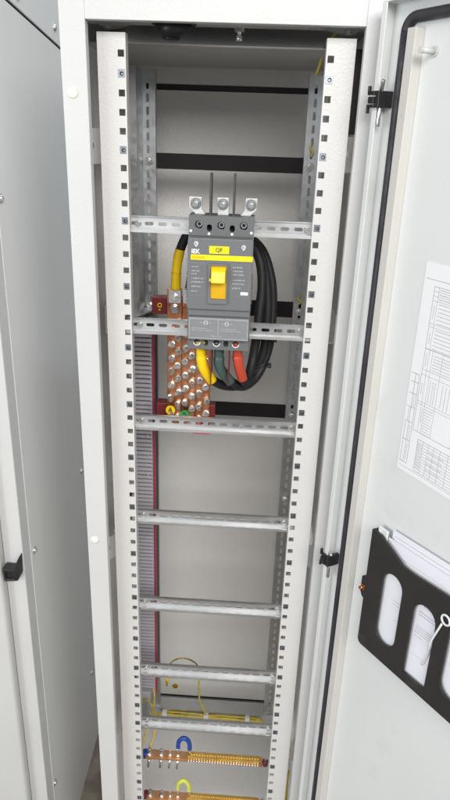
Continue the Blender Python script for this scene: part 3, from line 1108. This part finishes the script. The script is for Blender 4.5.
b = MB(D).torus((184, 10.3, -676.5), (0, 1, 0), 4.5, .5, 14, 4)
b.build('stamp', 'ink2', pa)
t = thing('cable_tag', (359.3 + .515 * 250 - 17, -50 - .857 * 250, -800), 'milky white plastic tag with a ring end lying across the document pocket', 'plastic tag')
b = MB(D).tube([(262, 20.4, -704), (250, 19.9, -742), (247, 18.4, -756)], 1.7, 8)
b.tube([(247, 18.4, -756), (243, 13.5, -775), (236, 12.6, -802)], 1.3, 8)
b.build('tag_stem', 'clear', t)
b = MB(D).torus((267, 20.6, -694), (0, 1, 0), 7.2, 1.6, 24, 8)
b.build('tag_ring', 'clear', t)
t = thing('clear_clip', (359.3 + .515 * 118 - 8, -50 - .857 * 118, -660), 'clear plastic clip at the upper left corner of the document pocket', 'plastic clip')
b = MB(D).box(110, 130, 8, 12, -662, -640).box(113, 118, 12.1, 14, -656, -643)
b.build('clip_body', 'clear', t, bevel=1)

# ------------------------------------------------------------------ neighbouring cabinet on the left
nb = thing('neighbouring_cabinet', (-540, 400, FLOOR), 'closed light grey cabinet standing left of the open one, plain side panel with screws', 'cabinet')
XF = -240
b = MB().box(XF - 27, XF, 75, 77, -1926, 150)
b.box(XF - 2, XF, 77.1, 116, -1926, 150)
b.box(XF - 800, XF - 27.1, 75, 77, 60, 150)
b.box(XF - 800, XF - 27.1, 75, 77, -1926, -1860)
b.box(XF - 40, XF - 27.1, 77.1, 95, -1860, 60)
b.build('front_frame', 'paint', nb, bevel=1.5, seg=3)
b = MB().box(XF - 780, XF - 41, 56, 92, -1850, 52)
b.build('door', 'paint', nb, bevel=7, seg=5)
sp = MB()
sp.prism([(117, -1928), (700, -1928), (700, 35), (117, 111)], SD, XF + 1, XF - 2)
sp = sp.build('side_panel', 'sidepanel', nb, bevel=.8)
b = MB()
b.prism([(116.5, 116), (700, 40), (700, 150), (116.5, 150)], SD, XF + 2.5, XF - 2)
tp = b.build('top_panel', 'sidepanel', nb, bevel=1.2)
MB().box(XF - 6, XF - 3, 116.5, 700, -1920, 149).build('inner_wall', 'black', nb)
MB().box(XF - 800, XF - 6.1, 96, 700, 145, 149).build('roof', 'paint', nb)
sc = MB().cyl((XF + 1.05, 0, 0), (XF + 2, 0, 0), 8.5, 18).dome((XF + 2, 0, 0), (1, 0, 0), 6.5, 4.4, 14).cyl((XF + 4.6, 0, 0), (XF + 5.6, 0, 0), 1.6, 6).build('panel_screw', 'bolt', sp)
base = WL[sc].copy()
for k, (y, z) in enumerate(((131, -213), (136, -930), (128, -1619), (640, -258), (520, -946), (505, -1632))):
    c = sc if k == 0 else sc.copy()
    if k: COL.objects.link(c)
    c.parent = sp
    WL[c] = base + Vector((0, y / 1000, z / 1000))
    c.location = WL[c] - WL[sp]
for y, z in ((290, 112), (505, 92)):
    c = sc.copy()
    COL.objects.link(c)
    c.parent = tp
    WL[c] = base + Vector((.0015, y / 1000, z / 1000))
    c.location = WL[c] - WL[tp]
b = MB().prism([(-274, -948), (-246, -945), (-242, -935), (-240.5, -890), (-248, -906), (-254, -918), (-275, -917)], FR, 50, 74, [[(-270, -942), (-256, -940), (-256, -926), (-270, -925)]])
b.box(-273, -250, 55, 74, -947, -919)
b.build('corner_catch', 'black', nb, bevel=2)

# ------------------------------------------------------------------ camera
cam = bpy.data.cameras.new('camera')
co = bpy.data.objects.new('camera', cam)
COL.objects.link(co)
right = Vector((0.99801648, 0.05435635, 0.03175672))
fwd = Vector((-0.03839616, 0.92534144, -0.37718557))
up = Vector((-0.04988824, 0.37521808, 0.92559309))
R3 = Matrix((right, up, -fwd)).transposed()
co.matrix_world = Matrix.Translation(V((202.1536, -1008.5789, -97.8192))) @ R3.to_4x4()
cam.sensor_fit = 'VERTICAL'
cam.sensor_height = 36
cam.lens = 654.778 / 800 * 36
cam.clip_start = .02
cam.clip_end = 100
S.camera = co

# ------------------------------------------------------------------ light of the hall
w = bpy.data.worlds.new('World')
S.world = w
w.use_nodes = True
bg = w.node_tree.nodes['Background']
bg.inputs['Color'].default_value = (.93, .97, 1, 1)
bg.inputs['Strength'].default_value = .45


def area(name, loc, target, sx, sy, power, col):
    l = bpy.data.lights.new(name, 'AREA')
    l.shape = 'RECTANGLE'
    l.size, l.size_y = sx, sy
    l.energy = power
    l.color = col
    o = bpy.data.objects.new(name, l)
    COL.objects.link(o)
    o.location = loc
    o.rotation_euler = (Vector(target) - Vector(loc)).to_track_quat('-Z', 'Y').to_euler()
    return o


area('unseen_lamp', (.75, -2.9, 3.1), (0, 0, .9), 2.6, 1.2, 138, (1, .98, .95))
area('unseen_lamp', (.2, 1.2, 3.9), (-.3, .5, 0), 3.0, 1.2, 36, (.93, .98, 1))  # unseen fill, added to brighten the gap and the neighbour's side panel
area('hall_window', (-3.0, -2.8, 1.9), (0, 0, 1.1), 2.2, 2.0, 100, (.94, .975, 1))

S.view_settings.view_transform = 'Standard'
S.view_settings.look = 'None'
S.view_settings.exposure = -.19
S.view_settings.gamma = 1
S.cycles.max_bounces = 10
S.cycles.diffuse_bounces = 6
S.cycles.glossy_bounces = 5
S.cycles.use_denoising = True
